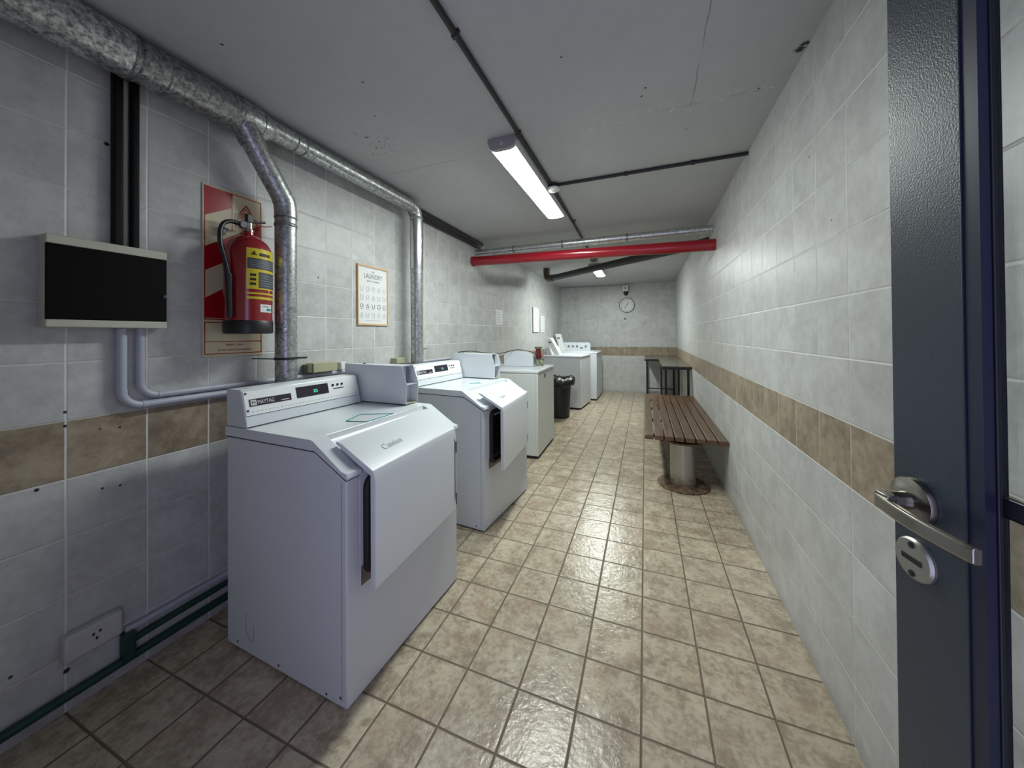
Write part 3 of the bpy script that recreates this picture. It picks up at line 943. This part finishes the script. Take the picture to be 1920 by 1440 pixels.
def coin_box(parent, y0, y1, x0=-.685, x1=-.245, zb=.9035, zt=1.108, rnd=False):
    root = MB()
    sh = [(x0, zb), (x1, zb), (x1 + .004, zb + .105), (x1 - .03, zt - .006), (x0, zt)]
    root.prism(sh, 'xz', y0, y0 + .003).prism(sh, 'xz', y1 - .003, y1)
    root.box((x0, y0 + .003, zb), (x0 + .003, y1 - .003, zt - .004))
    root.box((x0 + .003, y0 + .003, zt - .0065), (x1 - .034, y1 - .003, zt - .0035))
    root.box((x1 - .055, y0 + .003, zb + .003), (x1 - .052, y1 - .003, zt - .0065))
    r = root.build('coin_box', 'white', parent, .001)
    MB().box((x1 - .0515, y0 + .0035, zb + .100), (x1 + .002, y1 - .0035, zb + .103)).build('coin_shelf', 'white', r)
    MB().box((x1 - .0515, y0 + .06, zb + .1035), (x1 - .030, y0 + .064, zt - .014)).build('slide_rail', 'softseam', r)
    MB().box((x1 - .0515, y0 + .0035, zb), (x1 - .004, y1 - .0035, zb + .003)).build('coin_tray', 'faded', r)
    MB().tube([(x1 - .051, y0 + .035, zb + .055), (x1 - .040, y0 + .035, zb + .055)], .012, 16).build('lock_barrel', 'green', r)
    MB().lathe([(.006, 0), (.006, .004), (.003, .005)], ((x0 + x1) / 2 - .12, (y0 + y1) / 2, zt - .003), 'z', 12).build('top_screw', 'seam', r)
    return r


def dryer(label, loc, rz, door_deg, full=True, group='front loading dryers with slanted lids'):
    t = thing('clothes_dryer', label, 'dryer', loc, rz, group)
    cab = [(0, .008), (0, .776), (-.152, .855), (-D_, .855), (-D_, .008)]
    cb = MB().prism(cab, 'xz', 0, DW).build('cabinet', 'white2', t, .006)
    MB().box((-D_ + .02, .015, .0), (-.03, DW - .015, .008)).build('plinth', 'rubber', cb)
    MB().box((-.0235, -.0006, .03), (-.0225, .0001, .77)).build('panel_seam', 'seam', cb)
    # lid with a recess for the door's slanted head
    top = [(-D_ - .004, .858), (-D_ - .004, .896), (-.172, .896), (-.158, .8925), (-.020, .806), (.006, .800), (.010, .786), (.006, .778), (-.150, .858)]
    mid = [(-D_ - .004, .858), (-D_ - .004, .896), (-.172, .896), (-.166, .880), (-.158, .872), (-.003, .787), (0, .778), (-.150, .858)]
    lid = MB().prism(top, 'xz', -.004, .058).prism(mid, 'xz', .058, .632).prism(top, 'xz', .632, DW + .004).build('lid', 'white', t, .005, segs=3)
    MB().prism([(-D_, .8575), (-.1515, .8575), (.0012, .7775), (.0012, .7735), (-.1525, .8535), (-D_, .8535)], 'xz', -.0014, .056).build('lid_seam', 'seam', lid)
    # console
    cs = [(-.682, .897), (-.545, .897), (-.583, 1.043), (-.592, 1.048), (-.682, 1.048)]
    con = MB().prism(cs, 'xz', 0, .575).build('console', 'white', t, .004)
    nrm = Vector((1.048 - .897, 0, .583 - .545)).normalized()   # face normal
    upv = Vector((-.038, 0, .146)).normalized()
    base = Vector((-.545, 0, .897))

    def onface(y, s, h=0.0):
        return base + Vector((0, y, 0)) + upv * s + nrm * h
    def plate(name, mat, par, y0, y1, s0, s1, h0, h1):
        mb = MB()
        vs = [onface(y, s, h) for h in (h0, h1) for (y, s) in ((y0, s0), (y1, s0), (y1, s1), (y0, s1))]
        v = [mb.bm.verts.new(q) for q in vs]
        for idx in ((0, 1, 2, 3), (4, 5, 6, 7), (0, 1, 5, 4), (1, 2, 6, 5), (2, 3, 7, 6), (3, 0, 4, 7)):
            mb.bm.faces.new([v[i] for i in idx])
        return mb.build(name, mat, par)
    plate('console_seam', 'seam', con, .004, .571, .0015, .004, .0003, .0009)
    cp = plate('control_plate', 'plate', t, .006, .570, .048, .148, .0003, .0018)
    plate('plate_seam', 'softseam', cp, .006, .570, .0455, .048, .0004, .0010)
    dots = MB()
    for k in range(34):
        y = .012 + k * .0165
        vs = [onface(y + a, .060 + b, .0022) for a, b in ((0, 0), (.008, 0), (.008, .0018), (0, .0018))]
        dots.quad(vs)
    dots.build('perforated_line', 'softseam', cp)
    bd = plate('badge', 'badge', cp, .022, .196, .083, .113, .0019, .0030)
    if full:
        plate('badge_emblem', 'badge_t', bd, .027, .049, .087, .109, .0031, .0038)
        text('badge_monogram', 'M', .020, 'badge', bd, onface(.038, .091, .0042), (0, 1, 0), upv, .0002, 'CENTER')
        text('badge_lettering', 'MAYTAG', .0235, 'badge_t', bd, onface(.053, .0895, .0034), (0, 1, 0), upv, .0003, 'LEFT', .72)
        plate('badge_rule', 'badge_t', bd, .150, .185, .089, .092, .0031, .0035)
    ds = plate('display', 'badge', cp, .222, .388, .084, .134, .0019, .0030)
    text('display_digits', '225', .020, 'cyan', ds, onface(.306, .099, .0034), (0, 1, 0), upv, .0003, 'LEFT', .8)
    for y in (.416, .444, .470):
        mb = MB()
        mb.tube([onface(y, .119, .0018), onface(y, .119, .005)], .0062, 14)
        mb.build('button', 'black', cp)
    plate('button_bar', 'black', cp, .416, .478, .0985, .1025, .0019, .0035)
    for (y, s) in ((.013, .138), (.013, .068)):
        MB().tube([onface(y, s, .0018), onface(y, s, .0032)], .0045, 12).build('screw', 'seam', cp)
    coin_box(t, .588, .682)
    # door opening and hinged door
    op = MB().box((-.0005, .056, .382), (.0015, .640, .768)).build('door_opening', 'white2', t, .0005)
    MB().box((.0016, .060, .386), (.0022, .30, .455)).build('rust_stain', 'pinkrust', op)
    ring = []
    for (cy, cz, a0) in ((.60, .725, 0), (.110, .725, 90), (.110, .455, 180), (.60, .455, 270)):
        for k in range(7):
            a = R(a0 + 15 * k)
            ring.append((.010, cy + .028 * math.cos(a), cz + .028 * math.sin(a)))
    ring.append(ring[0])
    MB().tube(ring, .015, 12).build('door_gasket', 'rubber', op)
    MB().box((.0015, .110, .440), (.0020, .590, .720)).build('dark_mouth_sheet', 'rubber', op)  # flat black sheet, shade of the drum hollow put into its colour
    dr = bpy.data.objects.new('door', None)
    COL.objects.link(dr)
    dr.parent = t
    dr.location = (.003, .640, 0)
    dr.rotation_euler = (0, 0, R(door_deg))
    dp = [(0, .390), (.020, .390), (.020, .768), (.012, .796), (-.128, .878), (-.150, .884), (-.156, .880), (-.150, .873), (0, .779)]
    body = MB()
    body.prism(dp, 'xz', -.586, -.001)
    body.build('door_panel', 'white', dr, .004, segs=3)
    MB().box((-.004, -.575, .40), (-.0005, -.012, .765)).build('door_liner', 'softseam', dr)
    for z in (.70, .44):
        MB().box((-.003, -.0035, z - .028), (.0215, .004, z + .028)).build('door_hinge', 'seam', dr)
    # faint worn lettering on the slanted head
    d1 = Vector((-.140, 0, .082)).normalized()
    text('worn_lettering', 'Caution', .040, 'scrawl', dr, Vector((-.040, -.46, .8285)) , (0, 1, 0), d1, .0002, 'LEFT', .9)
    return t


def screws(t, lst):
    for (x, z) in lst:
        MB().tube([(x, -.0006, z), (x, .001, z)], .0048, 12).build('side_screw', 'seam', t)


d1 = dryer('nearest white dryer with MAYTAG badge and its door ajar'.replace('MAYTAG badge', 'dark badge'), (-1.124, -.279, 0), R(-2.1), 4.5)
screws(d1, [(-.605, .034), (-.352, .030), (-.098, .026), (-.030, .040)])
# scratch curve on the near side
sc = MB()
cv = [(-.545, .17), (-.555, .13), (-.548, .09), (-.525, .062), (-.505, .066), (-.50, .09), (-.503, .13)]
sc.tube([(x, -.0003, z) for x, z in cv], .0008, 5)
sc.build('scratch_mark', 'softseam', d1)
def outline(t, pts, z, r):
    mb = MB()
    for a, b in zip(pts, pts[1:] + pts[:1]):
        mb.tube([(a[0], a[1], z), (b[0], b[1], z)], r, 6)
    mb.build('teal_tape_outline', 'teal', t)

outline(d1, [(-.272, .236), (-.318, .355), (-.182, .425), (-.178, .262)], .8965, .0027)
d2 = dryer('second white dryer from the camera, door hanging ajar', (-1.150, .830, 0), R(-5), 8.5)
screws(d2, [(-.25, .034), (-.06, .030)])
mb = MB().tube([(-.30, .30, .897), (-.25, .36, .897)], .003, 6).tube([(-.27, .33, .897), (-.22, .35, .897)], .002, 6)
mb.build('teal_tape_strip', 'teal', d2)

# ------------------------------------------------------------------ third machine: box shaped washer
t = thing('washing_machine', 'third white machine in the left row, boxy with a coin box and cable on top', 'washing machine', (-1.197, 2.180, 0), R(1.5))
W3 = .72
MB().box((-.68, 0, .03), (0, W3, .862)).build('cabinet', 'cream', t, .006)
MB().box((-.66, .012, 0), (-.015, W3 - .012, .03)).build('plinth', 'rubber', t)
MB().box((-.0255, -.0006, .04), (-.0245, .0002, .86)).build('panel_seam', 'softseam', t)
MB().box((-.69, -.003, .865), (.006, W3 + .003, .897)).build('lid', 'white2', t, .008, segs=3)
con = MB().prism([(-.70, .897), (-.56, .897), (-.60, 1.03), (-.61, 1.036), (-.70, 1.036)], 'xz', .02, .44).build('console', 'white', t, .006)
MB().box((-.577, .06, .95), (-.573, .19, 1.0)).build('display', 'greylab', con)
cb = MB()
sh = [(-.52, .8975), (-.165, .8975), (-.165, .985), (-.172, 1.03), (-.20, 1.044), (-.30, 1.068), (-.36, 1.072), (-.46, 1.055), (-.52, 1.02)]
cb.prism(sh, 'xz', .40, .53)
cb.build('coin_box', 'white', t, .006)
MB().box((-.1645, .42, .93), (-.158, .51, 1.01)).build('coin_slot', 'softseam', t, .001)
MB().box((-.0004, .25, .80), (.003, .32, .84)).build('front_plate', 'softseam', t, .001)

o = thing('soap_bottle', 'small blue and white bottle on the third machine by the second coin box', 'bottle', (-1.705, 2.245, .8975))
MB().lathe([(.028, 0), (.030, .004), (.030, .085), (.024, .102), (.011, .112), (.011, .120)], seg=24).build('bottle_body', 'blue', o)
MB().lathe([(.013, .1205), (.013, .142), (.009, .146)], seg=20).build('cap', 'greylab', o)
cabp = [(-1.735, 1.52, 1.112), (-1.70, 1.70, 1.114), (-1.72, 2.0, 1.085), (-1.70, 2.35, 1.056), (-1.60, 2.575, 1.086), (-1.53, 2.60, 1.086), (-1.42, 2.62, 1.068), (-1.345, 2.65, 1.03), (-1.325, 2.68, .94), (-1.30, 2.70, .912), (-1.26, 2.60, .911)]
cp2 = []
for i in range(len(cabp) - 1):
    a, b = Vector(cabp[i]), Vector(cabp[i + 1])
    p0 = Vector(cabp[i - 1]) if i else a
    p3 = Vector(cabp[i + 2]) if i + 2 < len(cabp) else b
    for k in range(5):
        s = k / 5
        cp2.append(0.5 * ((2 * a) + (b - p0) * s + (2 * p0 - 5 * a + 4 * b - p3) * s * s + (3 * a - p0 - 3 * b + p3) * s ** 3))
cp2.append(Vector(cabp[-1]))
o = MB().tube(cp2, .0042, 8).build('loose_cable', 'black')
tag(o, 'loose black cable draped from the second dryer over the third machine', 'cable')
o = thing('dispenser_box', 'small beige box at the far corner of the third machine', 'box', (-1.39, 2.78, .8975))
MB().box((-.075, -.035, 0), (.075, .06, .070)).build('box_body', 'faded', o, .006)
MB().box((-.078, -.038, .0702), (.078, .063, .078)).build('box_lid', 'softseam', o, .003)
o = thing('red_tin', 'red tin with dark cap standing on the beige box', 'tin', (-1.375, 2.792, .976))
MB().lathe([(.036, 0), (.038, .004), (.034, .085), (.030, .10), (.030, .118)], seg=28).build('tin_body', 'cup', o)
MB().lathe([(.043, .1185), (.043, .138), (.036, .142)], seg=28).build('cap', 'olive', o)

# ------------------------------------------------------------------ bin
t = thing('waste_bin', 'black round waste bin with black liner between the white machines', 'bin', (-1.425, 4.05, 0))
MB().lathe([(.150, 0), (.154, .004), (.182, .56), (.190, .565), (.190, .585), (.178, .585), (.170, .55), (.168, .5)], seg=40).build('bin_body', 'black', t)
bg = MB()
random.seed(3)
rings = []
prof = [(.191, .49), (.204, .48), (.226, .49), (.240, .52), (.246, .555), (.232, .59), (.200, .612), (.180, .618), (.160, .605), (.145, .56), (.13, .5)]
for (r, h) in prof:
    ring = []
    for k in range(56):
        a = 2 * math.pi * k / 56
        w = 1 + .025 * math.sin(7 * a + h * 30) + .015 * math.sin(17 * a + h * 70)
        hh = h + .016 * math.sin(3 * a + 1) + .008 * math.sin(11 * a + r * 50)
        rr = r * (w if r > .195 else 1)
        ring.append(bg.bm.verts.new((math.cos(a) * rr, math.sin(a) * rr, hh)))
    rings.append(ring)
for a, b in zip(rings, rings[1:]):
    for k in range(56):
        bg.bm.faces.new((a[k], a[(k + 1) % 56], b[(k + 1) % 56], b[k]))
bg.build('bin_liner', 'bag', t)

# ------------------------------------------------------------------ far washers
def washer_body(t, depth, width, h, mat='white2'):
    c = MB().box((-depth, 0, .03), (0, width, h - .03)).build('cabinet', mat, t, .008)
    MB().box((-depth + .02, .015, 0), (-.02, width - .015, .03)).build('plinth', 'rubber', c)
    MB().box((-.0205, -.0006, .05), (-.0195, .0002, h - .04)).build('panel_seam', 'softseam', c)
    MB().box((-depth - .004, -.004, h - .028), (.008, width + .004, h)).build('top_panel', 'white', t, .008, segs=3)
    MB().box((-depth + .19, .07, h + .0005), (-.06, width - .07, h + .010)).build('lid', 'white', t, .006)


def tower(t, x, y, zb, h, lean=.20):
    mb = MB()
    sh = [(x, zb), (x + .105, zb), (x + .105 - lean, zb + h), (x - lean, zb + h)]
    mb.prism(sh, 'xz', y, y + .13)
    c = mb.build('coin_tower', 'plate', t, .005)
    xx = x + .0525 - lean * .78
    MB().box((xx - .026, y - .003, zb + h * .70), (xx + .026, y - .0005, zb + h * .80)).build('emblem', 'ink', c)
    return c


w4 = thing('washing_machine', 'first of the two far washing machines, directly behind the black bin', 'washing machine', (-1.190, 4.595, 0), R(-5))
washer_body(w4, .66, .70, .90)
MB().prism([(-.66, .9), (-.56, .9), (-.60, 1.04), (-.66, 1.04)], 'xz', .15, .69).build('console', 'white', w4, .006)
tower(w4, -.465, .03, .9, .30, .17)
w5 = thing('washing_machine', 'last white washing machine, in the far left corner by the back wall', 'washing machine', (-1.045, 5.50, 0), 0)
washer_body(w5, .86, .90, .915)
con = MB()
sh = []
for k in range(7):
    a = R(90 - 15 * k)
    sh.append((-.26 + .055 * math.cos(a), 1.035 + .055 * math.sin(a)))
con.prism([(-.85, .915), (-.85, 1.09)] + sh + [(-.205, .915)], 'xz', .62, .70)
c = con.build('console', 'white', w5, .004)
for xx in (-.66, -.57, -.48, -.30):
    MB().lathe([(.022, 0), (.020, -.015), (.014, -.018)], (xx, .6195, 1.01), 'y', 20).build('knob', 'softseam', c)
MB().box((-.42, .617, .96), (-.36, .6195, .99)).build('badge', 'ink', c)
tower(w5, -.82, .48, .915, .36, .10)

# ------------------------------------------------------------------ bench
bench = thing('slatted_bench', 'long brown slatted bench on a steel post along the right wall', 'bench', (-.192, 1.865, 0))
NW, BL, BW = 8, 2.05, .595
sw = (BW - 7 * .010) / 8
for k in range(NW):
    x0 = k * (sw + .010)
    MB().box((x0, 0, .404), (x0 + sw, BL, .440)).build('seat_slat', 'wood', bench, .004)
for yy in (.14, .70, 1.28, 1.84):
    MB().box((.02, yy, .382), (BW - .02, yy + .05, .4038)).build('cross_rail', 'frameblk', bench, .002)
for yy in (.185, 1.60):
    p = MB().lathe([(.098, .012), (.098, .364)], (.295, yy, 0), 'z', 40).build('post', 'post', bench)
    MB().lathe([(.197, 0), (.200, .003), (.200, .009), (.194, .0119)], (.295, yy, 0), 'z', 48).build('base_flange', 'rust', p)
    MB().lathe([(.150, .3645), (.158, .370), (.160, .3815)], (.295, yy, 0), 'z', 40).build('top_flange', 'rust', p)

# ------------------------------------------------------------------ tables in the far right corner
def table(label, x0, x1, y0, y1, h):
    t = thing('side_table', label, 'table', (x0, y0, 0), 0, 'black framed tables in the far right corner')
    w, d = x1 - x0, y1 - y0
    MB().box((0, 0, h - .014), (w, d, h)).build('tabletop', 'tabletop', t, .002)
    MB().box((.004, .004, h - .045), (w - .004, .03, h - .0145)).box((.004, d - .03, h - .045), (w - .004, d - .004, h - .0145)).box((.004, .03, h - .045), (.03, d - .03, h - .0145)).box((w - .03, .03, h - .045), (w - .004, d - .03, h - .0145)).build('apron', 'frameblk', t, .002)
    for (x, y) in ((.03, .006), (w - .056, .006), (.03, d - .032), (w - .056, d - .032)):
        MB().box((x, y, 0), (x + .030, y + .026, h - .0455)).build('leg', 'frameblk', t, .003)
    MB().box((.056, d - .026, .11), (w - .056, d - .010, .13)).build('stretcher', 'frameblk', t, .002)
    return t


table('nearer black framed table with brown top in the far right corner', .035, .400, 4.05, 5.54, .812)
table('farther wider black framed table with brown top against the back wall', -.20, .400, 5.55, 6.65, .812)
